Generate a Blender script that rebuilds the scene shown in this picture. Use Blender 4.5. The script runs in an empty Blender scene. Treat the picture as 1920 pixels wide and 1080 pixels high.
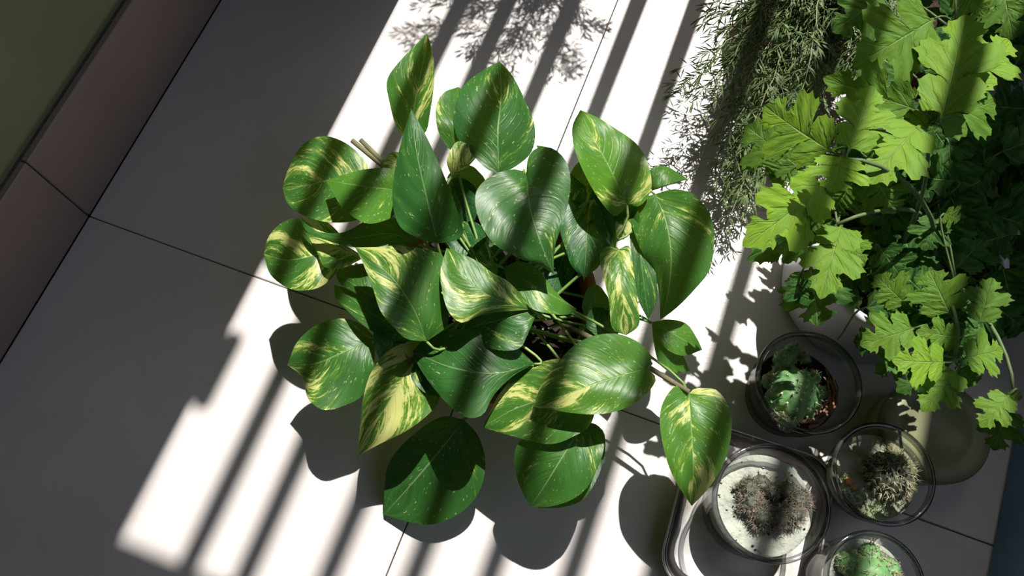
import bpy, bmesh, math, random
from mathutils import Vector, Matrix, noise as mnoise
from math import sin, cos, pi, radians, tan, sqrt

S = bpy.context.scene
COL = S.collection
# ------------------------------------------------------------------ camera, sky, sun, exposure
CAM_H, FPX, TILT = 0.8, 1507.0, radians(20)
cam_d = bpy.data.cameras.new('camera'); cam = bpy.data.objects.new('camera', cam_d); COL.objects.link(cam)
cam.location = (0, 0, CAM_H); cam.rotation_euler = (TILT, 0, 0)
cam_d.sensor_width = 36; cam_d.lens = FPX / 1920 * 36; cam_d.clip_start = 0.01
S.camera = cam
AZ = radians(20.5)          # the wall, the tile joints and the sun share this bearing
EL = radians(62)
D1 = Vector((sin(AZ), cos(AZ), 0)); D2 = Vector((cos(AZ), -sin(AZ), 0))
w = bpy.data.worlds.new('sky'); S.world = w; w.use_nodes = True
nt = w.node_tree; bg = nt.nodes['Background']
sky = nt.nodes.new('ShaderNodeTexSky'); sky.sky_type = 'NISHITA'; sky.sun_disc = False; sky.sun_elevation = EL; sky.sun_rotation = AZ; sky.air_density = 1.0; sky.dust_density = 2.0; sky.ozone_density = 1.0
hs = nt.nodes.new('ShaderNodeHueSaturation'); hs.inputs['Saturation'].default_value = .6     # hazy sky
nt.links.new(sky.outputs[0], hs.inputs['Color']); nt.links.new(hs.outputs[0], bg.inputs[0]); bg.inputs[1].default_value = .17
sl = bpy.data.lights.new('sun', 'SUN'); sun = bpy.data.objects.new('sun', sl); COL.objects.link(sun)
sl.energy = 6.8; sl.angle = radians(0.53); sl.color = (1.0, 0.955, 0.90)
sun.location = (0.8, 2.2, 3)
sun.rotation_euler = (-(D1 * cos(EL) + Vector((0, 0, sin(EL))))).to_track_quat('-Z', 'Y').to_euler()
S.view_settings.view_transform = 'Standard'; S.view_settings.look = 'None'
S.view_settings.exposure = 0.0; S.view_settings.gamma = 1.0; S.view_settings.use_curve_mapping = False

CAMP = Vector((0, 0, CAM_H))
FW = Vector((0, sin(TILT), -cos(TILT))); UP = Vector((0, cos(TILT), sin(TILT))); RT = Vector((1, 0, 0))
def G(px, py, z=0.0):
    """world point at height z that is seen at photo pixel (px, py)"""
    d = (px - 960) * RT + (540 - py) * UP + FPX * FW
    return CAMP + d * ((z - CAM_H) / d.z)
def msize(px, p):
    """length in metres of px pixels at world point p"""
    return px * (p - CAMP).dot(FW) / FPX
def Q(q, p, z=0.0): return D2 * q + D1 * p + Vector((0, 0, z))

# ------------------------------------------------------------------ helpers
def link(name, me, mat=None, parent=None, smooth=True):
    o = bpy.data.objects.new(name, me); COL.objects.link(o)
    if mat and not me.materials: me.materials.append(mat)
    if smooth:
        me.polygons.foreach_set('use_smooth', [True] * len(me.polygons))
    if parent: o.parent = parent
    return o
def mesh(name, vs, fs, mat=None, parent=None, smooth=True, uvs=None):
    me = bpy.data.meshes.new(name); me.from_pydata([tuple(v) for v in vs], [], fs)
    if uvs:
        uv = me.uv_layers.new(name='UVMap')
        for l in me.loops: uv.data[l.index].uv = uvs[l.vertex_index]
    me.update()
    return link(name, me, mat, parent, smooth)
def tag(o, label=None, cat=None, group=None, kind=None):
    if label: o['label'] = label
    if cat: o['category'] = cat
    if group: o['group'] = group
    if kind: o['kind'] = kind
    return o
def empty(name, loc):
    o = bpy.data.objects.new(name, None); COL.objects.link(o); o.location = loc; o.empty_display_size = .02
    return o
def setp(o, parent):
    """parent an object whose geometry is in world coordinates"""
    o.parent = parent; o.matrix_parent_inverse = Matrix.Translation(parent.location).inverted()
    return o
def frame_box(name, q0, q1, p0, p1, z0, z1, mat, bevel=0.0, parent=None, smooth=False):
    bm = bmesh.new()
    vs = [bm.verts.new(Q(q, p, z)) for q in (q0, q1) for p in (p0, p1) for z in (z0, z1)]
    for f in ((0, 1, 3, 2), (4, 6, 7, 5), (0, 4, 5, 1), (2, 3, 7, 6), (0, 2, 6, 4), (1, 5, 7, 3)):
        bm.faces.new([vs[i] for i in f])
    bmesh.ops.recalc_face_normals(bm, faces=bm.faces)
    if bevel: bmesh.ops.bevel(bm, geom=bm.edges[:] , offset=bevel, segments=1, affect='EDGES')
    me = bpy.data.meshes.new(name); bm.to_mesh(me); bm.free()
    return link(name, me, mat, parent, smooth)
def lathe(profile, center, n=64):
    vs, fs = [], []
    for (r, z) in profile:
        for i in range(n):
            a = 2 * pi * i / n
            vs.append((center[0] + r * cos(a), center[1] + r * sin(a), center[2] + z))
    m = len(profile)
    for j in range(m - 1):
        for i in range(n):
            k = (i + 1) % n
            fs.append((j * n + i, j * n + k, (j + 1) * n + k, (j + 1) * n + i))
    if profile[0][0] > 0.0002: pass
    return vs, fs
def tube(pts, r0, r1, n=6, vs=None, fs=None):
    """a tapering tube along points, appended to vs/fs"""
    if vs is None: vs, fs = [], []
    pts = [Vector(p) for p in pts]; m = len(pts); ref = Vector((0.3, 0.1, 1)).normalized()
    base = len(vs)
    for i, p in enumerate(pts):
        t = (pts[min(i + 1, m - 1)] - pts[max(i - 1, 0)])
        if t.length < 1e-9: t = Vector((0, 0, 1))
        t.normalize(); a = t.cross(ref)
        if a.length < 1e-3: a = t.cross(Vector((1, 0, 0)))
        a.normalize(); b = t.cross(a); r = r0 + (r1 - r0) * i / (m - 1)
        for k in range(n):
            c = 2 * pi * k / n; vs.append(p + a * r * cos(c) + b * r * sin(c))
    for i in range(m - 1):
        for k in range(n):
            l = (k + 1) % n
            fs.append((base + i * n + k, base + i * n + l, base + (i + 1) * n + l, base + (i + 1) * n + k))
    fs.append(tuple(base + k for k in reversed(range(n)))); fs.append(tuple(base + (m - 1) * n + k for k in range(n)))
    return vs, fs
def bez(a, b, c, d, n=10):
    out = []
    for i in range(n + 1):
        t = i / n; out.append(a * (1 - t) ** 3 + b * 3 * t * (1 - t) ** 2 + c * 3 * t * t * (1 - t) + d * t ** 3)
    return out

# ------------------------------------------------------------------ materials
def mat(name):
    m = bpy.data.materials.new(name); m.use_nodes = True; t = m.node_tree; t.nodes.clear()
    out = t.nodes.new('ShaderNodeOutputMaterial')
    return m, t, out
def N(t, ty, **kw):
    n = t.nodes.new(ty)
    for k, v in kw.items():
        if k in n.inputs: n.inputs[k].default_value = v
        else: setattr(n, k, v)
    return n
def mth(t, op, a, b=None, c=None, clamp=False):
    n = t.nodes.new('ShaderNodeMath'); n.operation = op; n.use_clamp = clamp
    for i, x in enumerate((a, b, c)):
        if x is None: continue
        if isinstance(x, (int, float)): n.inputs[i].default_value = x
        else: t.links.new(x, n.inputs[i])
    return n.outputs[0]
def sstep(t, x, a, b):
    n = t.nodes.new('ShaderNodeMapRange'); n.interpolation_type = 'SMOOTHSTEP'
    t.links.new(x, n.inputs[0]); n.inputs[1].default_value = a; n.inputs[2].default_value = b
    return n.outputs[0]
def mix(t, f, a, b, mode='MIX'):
    n = t.nodes.new('ShaderNodeMix'); n.data_type = 'RGBA'; n.blend_type = mode
    if isinstance(f, (int, float)): n.inputs[0].default_value = f
    else: t.links.new(f, n.inputs[0])
    for i, x in ((6, a), (7, b)):
        if isinstance(x, tuple): n.inputs[i].default_value = (*x, 1)
        else: t.links.new(x, n.inputs[i])
    return n.outputs[2]
def noise(t, vec, scale, detail=3, rough=.55, dist=0):
    n = t.nodes.new('ShaderNodeTexNoise'); n.inputs['Scale'].default_value = scale
    n.inputs['Detail'].default_value = detail; n.inputs['Roughness'].default_value = rough
    n.inputs['Distortion'].default_value = dist
    if vec is not None: t.links.new(vec, n.inputs['Vector'])
    return n.outputs[0]
def wpos(t): return N(t, 'ShaderNodeNewGeometry').outputs['Position']
def bump(t, h, strength, dist):
    n = t.nodes.new('ShaderNodeBump'); n.inputs['Strength'].default_value = strength
    n.inputs['Distance'].default_value = dist; t.links.new(h, n.inputs['Height']); return n.outputs[0]
def simple(name, c1, c2, scale, rough=.6, bs=0.0, bd=.001, bscale=None, metal=0.0, spec=.5, coat=0.0):
    m, t, out = mat(name); p = wpos(t)
    f = sstep(t, noise(t, p, scale, 5), .35, .65)
    b = N(t, 'ShaderNodeBsdfPrincipled', Roughness=rough, Metallic=metal)
    b.inputs['Specular IOR Level'].default_value = spec; b.inputs['Coat Weight'].default_value = coat
    t.links.new(mix(t, f, c1, c2), b.inputs['Base Color'])
    if bs: t.links.new(bump(t, noise(t, p, bscale or scale * 3, 5), bs, bd), b.inputs['Normal'])
    t.links.new(b.outputs[0], out.inputs[0]); return m

def tile_mat(name, ca, cb, rough):
    m, t, out = mat(name); p = wpos(t)
    f = sstep(t, noise(t, p, 6, 4), .3, .7)
    col = mix(t, f, ca, cb)
    st = sstep(t, noise(t, p, 22, 5, .7), .62, .8)
    col = mix(t, mth(t, 'MULTIPLY', st, .18), col, (.30, .27, .24))
    b = N(t, 'ShaderNodeBsdfPrincipled', Roughness=rough); t.links.new(col, b.inputs['Base Color'])
    r = mth(t, 'MULTIPLY_ADD', noise(t, p, 9, 3), .18, rough - .09); t.links.new(r, b.inputs['Roughness'])
    t.links.new(bump(t, noise(t, p, 260, 3, .6), .16, .0012), b.inputs['Normal'])
    t.links.new(b.outputs[0], out.inputs[0]); return m
M = {}
M['tile'] = tile_mat('cream_tile', (.66, .62, .60), (.60, .565, .55), .32)
M['skirt'] = tile_mat('skirting_tile', (.30, .22, .185), (.26, .19, .165), .35)
M['grout'] = simple('grout', (.16, .14, .125), (.10, .09, .08), 60, .9, .3)
M['olive'] = simple('olive_paint', (.23, .235, .115), (.20, .205, .10), 5, .75, .15, .001, 160)
M['plaster'] = simple('plaster', (.10, .085, .08), (.08, .07, .065), 4, .85, .2, .001, 90)
M['iron'] = simple('black_iron_paint', (.035, .035, .04), (.05, .045, .045), 40, .45)
M['terracotta'] = simple('terracotta', (.36, .12, .06), (.27, .085, .045), 30, .8, .2, .001, 200)
M['redplastic'] = simple('maroon_clay', (.22, .065, .045), (.13, .04, .03), 25, .6, .2)
M['soil'] = simple('dark_soil', (.020, .012, .009), (.045, .028, .020), 90, .95, 1, .006, 160)
M['sand'] = simple('pale_sand', (.47, .49, .42), (.36, .38, .32), 45, .95, 1, .002, 240)
M['greysand'] = simple('mossy_sand', (.36, .35, .27), (.19, .22, .12), 50, .95, 1, .002, 240)
M['whitepot'] = simple('white_glaze', (.62, .64, .68), (.56, .58, .62), 8, .3)
M['steel'] = simple('scuffed_steel', (.74, .72, .70), (.42, .38, .35), 14, .30, .25, .0015, 30, metal=.35)
M['steelrim'] = simple('tray_side', (.16, .15, .145), (.12, .11, .105), 14, .3, metal=.9)  # dark reflection on the sloped rim put into its base colour
M['palegreen'] = simple('pale_green_plastic', (.46, .50, .19), (.40, .44, .16), 9, .35)
M['khaki'] = simple('khaki_lid', (.24, .25, .14), (.20, .21, .11), 9, .45)
M['bark'] = simple('dry_stem', (.13, .12, .06), (.19, .18, .09), 60, .8)
M['husk'] = simple('dry_husk', (.30, .15, .08), (.16, .08, .045), 80, .85, .4)
M['petiole'] = simple('green_petiole', (.22, .34, .08), (.14, .26, .05), 30, .45)
M['mumstem'] = simple('grey_green_stem', (.08, .13, .04), (.11, .16, .06), 40, .6)
M['spine_brown'] = simple('brown_spine', (.38, .32, .25), (.27, .22, .17), 300, .6)
M['spine_pale'] = simple('straw_spine', (.68, .63, .40), (.55, .50, .33), 300, .6)
M['wool'] = simple('white_areole', (.72, .78, .52), (.6, .7, .4), 300, .9)
M['cactus'] = simple('cactus_skin', (.17, .36, .12), (.11, .27, .10), 70, .5, .4, .001, 300)
M['cactusdark'] = simple('dark_cactus_skin', (.060, .075, .042), (.04, .05, .035), 70, .6, .4, .001, 300)
M['orange'] = simple('orange_pebble', (.62, .30, .14), (.5, .24, .1), 80, .7)
M['blue'] = simple('blue_sheet', (.19, .28, .42), (.13, .20, .32), 15, .5, .2)
M['perlite'] = simple('pale_bark_chip', (.7, .66, .6), (.5, .46, .4), 80, .9)

def glass_mat(name, tint, edge, lo, hi):
    m, t, out = mat(name)
    lw = N(t, 'ShaderNodeLayerWeight'); lw.inputs[0].default_value = .35
    f = lw.outputs['Facing']
    tr = N(t, 'ShaderNodeBsdfTransparent'); t.links.new(mix(t, sstep(t, f, .55, 1.0), tint, edge), tr.inputs[0])
    gl = N(t, 'ShaderNodeBsdfGlossy', Roughness=.04)
    df = N(t, 'ShaderNodeBsdfDiffuse'); df.inputs[0].default_value = (.55, .56, .55, 1)
    mx = N(t, 'ShaderNodeMixShader'); t.links.new(mth(t, 'MULTIPLY_ADD', sstep(t, f, .4, 1.0), hi - lo, lo), mx.inputs[0])
    t.links.new(tr.outputs[0], mx.inputs[1]); t.links.new(gl.outputs[0], mx.inputs[2])
    p = wpos(t); m2 = N(t, 'ShaderNodeMixShader')
    t.links.new(mth(t, 'MULTIPLY', sstep(t, noise(t, p, 30, 4), .45, .75), .06), m2.inputs[0])
    t.links.new(mx.outputs[0], m2.inputs[1]); t.links.new(df.outputs[0], m2.inputs[2])
    t.links.new(m2.outputs[0], out.inputs[0]); return m
M['glass'] = glass_mat('clear_glass', (.965, .975, .975), (.50, .51, .52), .03, .30)
M['darkglass'] = glass_mat('smoky_glass', (.84, .82, .83), (.25, .24, .25), .03, .25)

def leaf_mat(name, dark, mid, pale, cream, trans, rough, mum=False):
    """leaf colour laid out along the veins by UV; custom properties of each leaf vary it"""
    m, t, out = mat(name)
    uv = N(t, 'ShaderNodeUVMap'); sp = N(t, 'ShaderNodeSeparateXYZ'); t.links.new(uv.outputs[0], sp.inputs[0])
    u = mth(t, 'MULTIPLY_ADD', sp.outputs[0], 2, -1); s = sp.outputs[1]
    au = mth(t, 'ABSOLUTE', u)
    def prop(n):
        a = N(t, 'ShaderNodeAttribute', attribute_type='OBJECT'); a.attribute_name = n; return a.outputs['Fac']
    seed, var, tone = prop('seed'), prop('variegation'), prop('tone')  # in chrysanthemums a low tone stands for leaves in shade
    along = mth(t, 'MULTIPLY_ADD', au, -.42, s)      # constant along a side vein
    cb = N(t, 'ShaderNodeCombineXYZ')
    t.links.new(mth(t, 'MULTIPLY', along, 12.0), cb.inputs[0])
    t.links.new(mth(t, 'MULTIPLY_ADD', u, 1.7, mth(t, 'MULTIPLY', mth(t, 'SIGN', u), 3)), cb.inputs[1])
    t.links.new(mth(t, 'MULTIPLY', seed, 7.31), cb.inputs[2])
    v = cb.outputs[0]
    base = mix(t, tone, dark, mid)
    base = mix(t, mth(t, 'MULTIPLY', sstep(t, noise(t, v, .7, 3), .38, .68), .55), base, pale)
    if not mum:
        big = noise(t, v, .34, 2, .5)
        fine = noise(t, v, 2.2, 6, .75, .5)
        sm = mth(t, 'ADD', mth(t, 'MULTIPLY', big, .50), mth(t, 'MULTIPLY', fine, .50))
        th = mth(t, 'MULTIPLY_ADD', var, -.175, .668)
        k = mth(t, 'MULTIPLY', mth(t, 'SUBTRACT', sm, th), 26, clamp=True)
        k2 = mth(t, 'MULTIPLY', mth(t, 'SUBTRACT', sm, mth(t, 'SUBTRACT', th, .05)), 14, clamp=True)
        base = mix(t, mth(t, 'MULTIPLY', k2, .6), base, (.20, .36, .035))
        base = mix(t, mth(t, 'MULTIPLY', k, .92), base, cream)
        cb2 = N(t, 'ShaderNodeCombineXYZ'); t.links.new(mth(t, 'MULTIPLY', along, 30), cb2.inputs[0])
        t.links.new(mth(t, 'MULTIPLY', u, 9), cb2.inputs[1]); t.links.new(seed, cb2.inputs[2])
        fl = sstep(t, noise(t, cb2.outputs[0], 1.1, 2, .6), .66, .70)
        base = mix(t, mth(t, 'MULTIPLY', fl, .75), base, (.42, .52, .20))
    wv = mth(t, 'SINE', mth(t, 'MULTIPLY', along, 62.0 if not mum else 34.0))
    vein = sstep(t, wv, .80, 1.0)
    vein = mth(t, 'MULTIPLY', vein, sstep(t, au, 0.95, .25))
    rib = sstep(t, au, .028, .008)
    base = mix(t, mth(t, 'MULTIPLY', vein, .08 if not mum else .12), base, pale)
    base = mix(t, mth(t, 'MULTIPLY', rib, .45 if not mum else .6), base, (.36, .50, .20))
    pr = N(t, 'ShaderNodeBsdfPrincipled', Roughness=rough)
    pr.inputs['Specular IOR Level'].default_value = .30 if not mum else .2
    t.links.new(base, pr.inputs['Base Color'])
    h = mth(t, 'ADD', mth(t, 'MULTIPLY', vein, -.5), mth(t, 'MULTIPLY', rib, -1.2))
    h = mth(t, 'ADD', h, mth(t, 'MULTIPLY', noise(t, v, 1.1, 3), 1.4))
    nb = bump(t, h, .35 if not mum else .7, .0012)
    t.links.new(nb, pr.inputs['Normal'])
    tl = N(t, 'ShaderNodeBsdfTranslucent')
    t.links.new(mix(t, .5, base, (.30, .55, .02)), tl.inputs[0])
    mx = N(t, 'ShaderNodeMixShader'); mx.inputs[0].default_value = trans
    t.links.new(pr.outputs[0], mx.inputs[1]); t.links.new(tl.outputs[0], mx.inputs[2])
    t.links.new(mx.outputs[0], out.inputs[0]); return m
M['pothos'] = leaf_mat('pothos_leaf', (.016, .082, .020), (.085, .215, .016), (.045, .17, .035), (.62, .63, .22), .20, .37)
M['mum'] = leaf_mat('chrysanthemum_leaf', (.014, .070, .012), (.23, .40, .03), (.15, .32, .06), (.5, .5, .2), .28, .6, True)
M['needle'] = simple('fern_needle', (.06, .105, .03), (.13, .19, .06), 120, .6)
M['fernstem'] = simple('fern_stem', (.20, .25, .11), (.28, .29, .15), 60, .6)

# ------------------------------------------------------------------ setting
QW = -0.565                 # foot of the left wall
QJ, PJ, TS = -0.112, 0.189, 0.60   # tile joint lines and tile size
P_RAIL = 0.93
TE = tan(EL)
floor = frame_box('floor', QW - .1, 1.2, -1.3, 1.45, -.06, -.0075, M['grout']); tag(floor, kind='structure')
g = .0006
qs = [QJ - TS * k for k in (1, 0)] + [QJ + TS * k for k in (1, 2)]
qs = [QW + .0006 - .0006, QJ, QJ + TS, 1.2]; ps = [PJ - 2 * TS, PJ - TS, PJ, PJ + TS, PJ + 2 * TS]
for i in range(len(qs) - 1):
    for j in range(len(ps) - 1):
        frame_box('tile', qs[i] + g, qs[i + 1] - g, ps[j] + g, ps[j + 1] - g, -.0075, 0, M['tile'], .0008, floor)
wl = frame_box('wall_left', QW - .12, QW - .012, -1.3, 1.45, -.06, 2.6, M['olive']); tag(wl, kind='structure')
bb = frame_box('baseboard_left', QW - .012, QW - .008, -1.3, 1.45, 0, .118, M['grout']); tag(bb, kind='structure')
for j in range(len(ps) - 1):
    frame_box('tile', QW - .008, QW, ps[j] + g, ps[j + 1] - g, .0, .120, M['skirt'], .0012, bb)
QE = -0.362; QR = 0.24; QR2 = .312; ZS = 1.22
ZL = (P_RAIL + .03 + .098) * TE        # underside of the lintel
wf = frame_box('wall_front', QW - .012, QE, .62, P_RAIL + .10, 0, 2.6, M['plaster']); tag(wf, kind='structure')  # pier at the lit edge; extra depth added to darken the left floor
wr = frame_box('wall_front_right_added', QR, 1.2, P_RAIL, P_RAIL + .02, 0, ZS, M['plaster']); tag(wr, kind='structure')  # unseen wall added to shade the right side, lower step
wu = frame_box('wall_front_upper_added', QR2, 1.2, P_RAIL, P_RAIL + .02, ZS, ZL, M['plaster']); tag(wu, kind='structure')  # upper step, added and set back to let sun onto the lower right
li = frame_box('trim_lintel', QE, 1.2, P_RAIL + .0, P_RAIL + .03, ZL, 2.6, M['plaster']); li.name = 'trim_1'; tag(li, kind='structure')
ce = frame_box('ceiling', QW - .12, 1.2, -1.3, P_RAIL + .03, 2.6, 2.7, M['plaster']); tag(ce, kind='structure')
wo = frame_box('wall_opposite_added', -4, 2.2, 2.4, 2.6, -.5, 2.95, M['plaster']); tag(wo, kind='structure')  # unseen wall added to block low sky beyond the opening
wg = frame_box('wall_right_added', .64, .72, -1.3, P_RAIL, -.06, .42, M['plaster']); tag(wg, kind='structure')  # unseen parapet added so the light falls off at the right
wb = frame_box('wall_back', QW - .12, 1.2, -1.4, -1.3, -.06, 2.6, M['plaster']); tag(wb, kind='structure')

# iron grille in the opening: frame rails, each bar on its own
gr = empty('window_grille', Q(0, P_RAIL + .05, 0))
tag(gr, 'black iron grille of upright bars standing past the top edge of the photo', 'grille')
for (a, b) in ((0.02, .05), (ZL - .03, ZL)):
    setp(frame_box('rail', QE, QR, P_RAIL + .003, P_RAIL + .018, a, b, M['iron'], .002), gr)
for q in (-.290, -.236, -.163, -.088, -.021, .050, .123, .196, .268):
    vs, fs = tube([Q(q, P_RAIL + .0105, .05 if q < QR else ZS), Q(q, P_RAIL + .0105, ZL - .03)], .0110, .0110, 10)
    setp(mesh('bar', vs, fs, M['iron']), gr)

for (p0_, p1_, dq) in ((.035, .115, .020), (.20, .285, .050)):     # unseen blocks added on the left jamb to make bulges in its shadow edge
    o = frame_box('shadow_block', QE, QE + dq, P_RAIL + .002, P_RAIL + .016, (P_RAIL - p1_) * TE, (P_RAIL - p0_) * TE, M['iron'], .006); setp(o, gr)
# ------------------------------------------------------------------ leaves
random.seed(4)
def leaf_axes(B, T, roll):
    Y = (T - B); L = Y.length; Y.normalize()
    V = (CAMP - (B + T) / 2).normalized(); Nn = (V - Y * V.dot(Y)).normalized()
    X = Y.cross(Nn); R = Matrix.Rotation(roll, 3, Y); return L, Y, R @ X, R @ Nn
def pothos_leaf(parent, b, bz, tp, tz, wpx, roll=0, fold=.12, bend=.06, lobe=.12, var=.4, tone=.4, a=.46, c=.80,
                curl=0.0, side=0.0, twist=0.0, pet=True, droop=0.0, label=None, root=None, wave=.03):
    B = G(*b, bz); T = G(*tp, tz); r = radians(roll)
    L, Y, X, Nn = leaf_axes(B, T, r)
    W = msize(wpx, (B + T) / 2) / max(.35, cos(r)) / cos(math.atan(fold)); seed = random.random() * 10
    ns, nt2 = 26, 16; pk = (a / (a + c)) ** a * (c / (a + c)) ** c
    vs, uvs, fs = [], [], []
    for i in range(ns + 1):
        s = (i / ns) ** 1.25
        hw = .5 * W * (s ** a) * ((1 - s) ** c) / pk if 0 < s < 1 else 0
        body = (min(s / .935, 1) ** a) * ((1 - min(s / .935, 1)) ** c) / pk
        q_ = min(1, max(0, (s - .66) / .28)); hw = .5 * W * (body + 1.0 * (1 - s) * q_ * q_ * (3 - 2 * q_)) if i else 0
        if i == ns: hw = 0
        for j in range(nt2 + 1):
            u = -1 + 2 * j / nt2; au = abs(u)
            x = u * hw * (1 + .05 * mnoise.noise(Vector((s * 5, seed, 3 if u > 0 else 7)))); y = L * (s - (lobe + .05) * au ** 1.6 * (1 - s) ** 2.6)
            z = fold * abs(x) + bend * L * 4 * s * (1 - s) + .05 * W * mnoise.noise(Vector((u * 1.6, s * 3, seed))) - curl * W * au ** 3 * (hw / W * 2) \
                + wave * W * sin(s * 11 + seed + (3 if u > 0 else 0)) * au ** 2 * (1 - s) - droop * L * s ** 4
            x += side * L * sin(pi * s) * .5
            tw = twist * (s - .5); xx = x * cos(tw) - z * sin(tw); zz = x * sin(tw) + z * cos(tw)
            vs.append(B + X * xx + Y * y + Nn * zz); uvs.append((u * .5 + .5, s))
    for i in range(ns):
        for j in range(nt2):
            k = i * (nt2 + 1) + j; fs.append((k, k + 1, k + nt2 + 2, k + nt2 + 1))
    o = mesh('leaf', vs, fs, M['pothos'], None, True, uvs); setp(o, parent)
    o['seed'] = seed; o['variegation'] = float(var); o['tone'] = float(tone)
    if label: o['label'] = label
    if pet:
        rt = root or (POT_C + Vector((random.uniform(-.03, .03), random.uniform(-.03, .03), .09)))
        d = B - rt
        pts = bez(rt, rt + Vector((0, 0, .05)) + d * .15, B - Y * .03 - Nn * .004, B, 10)
        v2, f2 = tube(pts, .0016, .0012, 6); setp(mesh('petiole', v2, f2, M['petiole']), parent)
    return o

# pothos pot
POT_C = G(920, 552, .12); POT_C.z = 0
pothos = empty('potted_pothos', POT_C)
tag(pothos, 'bushy variegated pothos with glossy heart-shaped leaves in a terracotta pot, centre of the floor', 'potted plant')
pv, pf = lathe([(.0, .004), (.066, .004), (.070, 0), (.074, .004), (.088, .092), (.095, .092), (.097, .110), (.092, .112), (.088, .109), (.084, .090), (.07, .01), (0, .01)], POT_C, 72)
setp(mesh('pot', pv, pf, M['terracotta']), pothos)
def soil_disc(name, C, r, z, m, amp=.003, parent=None, n=40, rings=14, hump=0.0, fr=60, holes=None):
    vs = [Vector((C[0], C[1], z + hump))]; fs = []
    for k in range(1, rings + 1):
        for i in range(n):
            a = 2 * pi * i / n; rr = r * k / rings
            p = Vector((C[0] + rr * cos(a), C[1] + rr * sin(a), 0))
            vs.append(Vector((p.x, p.y, z + hump * (1 - (k / rings) ** 2) + amp * mnoise.noise(p * fr) * (1 if k < rings else .2))))
    for i in range(n): fs.append((0, 1 + i, 1 + (i + 1) % n))
    for k in range(rings - 1):
        for i in range(n):
            a, b = 1 + k * n + i, 1 + k * n + (i + 1) % n
            fs.append((a, a + n, b + n, b))
    lo = len(vs)
    for i in range(n):
        q = vs[1 + (rings - 1) * n + i]; vs.append(Vector((q.x, q.y, z - .012)))
    for i in range(n):
        a, b = 1 + (rings - 1) * n + i, 1 + (rings - 1) * n + (i + 1) % n
        fs.append((a, lo + i, lo + (i + 1) % n, b))
    fs.append(tuple(lo + i for i in reversed(range(n))))
    o = mesh(name, vs, fs, m)
    if parent: setp(o, parent)
    return o
soil_disc('soil', POT_C, .084, .094, M['soil'], .008, pothos)
for (px, py, s_) in ((1036, 614, 1.0), (1016, 620, .4), (1048, 609, .6), (1002, 640, .5)):
    c = G(px, py, .101); vs, fs = tube([c - Vector((.004 * s_, .001, 0)), c, c + Vector((.004 * s_, .002, 0))], .0012, .0008, 5)
    setp(mesh('bark_chip', vs, fs, M['perlite']), pothos)
P = lambda *a, **k: pothos_leaf(pothos, *a, **k)
def smooth_line(pts, n):
    """n+1 points evenly spaced along a Catmull-Rom curve through pts"""
    P_ = [Vector((*p, 0)) for p in pts]; P_ = [P_[0] * 2 - P_[1]] + P_ + [P_[-1] * 2 - P_[-2]]; out = []
    for i in range(1, len(P_) - 2):
        a, b, c, d = P_[i - 1:i + 3]
        for k in range(12):
            t = k / 12
            out.append(.5 * ((2 * b) + (c - a) * t + (2 * a - 5 * b + 4 * c - d) * t * t + (3 * b - a - 3 * c + d) * t ** 3))
    out.append(P_[-2]); acc = [0]
    for i in range(1, len(out)): acc.append(acc[-1] + (out[i] - out[i - 1]).length)
    res = []; j = 0
    for i in range(n + 1):
        t = acc[-1] * i / n
        while j < len(acc) - 2 and acc[j + 1] < t: j += 1
        f = (t - acc[j]) / max(1e-9, acc[j + 1] - acc[j]); res.append(out[j].lerp(out[j + 1], min(1, f)))
    return res
def T(base, left, tip, right, zb, zt, var=.3, tone=.3, mid=(), arch=.012, fold=.004, tilt=0.0, rip=.0035, pet=True, label=None, root=None):
    """a leaf whose two edges run base > left/right > tip, lying between heights zb and zt"""
    B2, T2 = Vector(base), Vector(tip)
    def orient(l):
        a, b = Vector(l[0]), Vector(l[-1])
        return l if (a - B2).length + (b - T2).length <= (b - B2).length + (a - T2).length else l[::-1]
    left, right = orient(left), orient(right)
    ns, nh = 28, 8; Lf = smooth_line([base] + left + [tip], ns); Rt = smooth_line([base] + right + [tip], ns)
    Md = smooth_line([base] + list(mid) + [tip], ns); seed = random.random() * 10
    vs, uvs, fs = [], [], []; nt2 = 2 * nh
    for i in range(ns + 1):
        s = i / ns
        for j in range(nt2 + 1):
            u = -1 + j / nh; au = abs(u); e = (Lf if u < 0 else Rt)[i]; p = Md[i].lerp(e, au)
            w_ = min(1, (e - Md[i]).length / 60)
            z = zb + (zt - zb) * s + arch * 4 * s * (1 - s) * (1 - .3 * au) + fold * au ** 1.2 * w_ + tilt * u * w_ \
                + rip * w_ * mnoise.noise(Vector((u * 1.5, s * 3.2, seed))) + rip * .45 * sin(s * 13 + seed + (2 if u > 0 else 0)) * au ** 2 * w_
            vs.append(G(p.x, p.y, max(.004, z))); uvs.append((u * .5 + .5, s))
    for i in range(ns):
        for j in range(nt2):
            k = i * (nt2 + 1) + j; fs.append((k, k + 1, k + nt2 + 2, k + nt2 + 1))
    o = mesh('leaf', vs, fs, M['pothos'], None, True, uvs); setp(o, pothos)
    o['seed'] = seed; o['variegation'] = float(var); o['tone'] = float(tone)
    if label: o['label'] = label
    if pet:
        B = G(*base, zb); rt = root or (POT_C + Vector((random.uniform(-.03, .03), random.uniform(-.03, .03), .09))); d = B - rt
        Y = (G(*tip, zt) - B).normalized()
        v2, f2 = tube(bez(rt, rt + Vector((0, 0, .05)) + d * .15, B - Y * .03 - Vector((0, 0, .01)), B - Vector((0, 0, .0008)), 10), .0016, .0012, 6)
        setp(mesh('petiole', v2, f2, M['petiole']), pothos)
    return o
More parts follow.
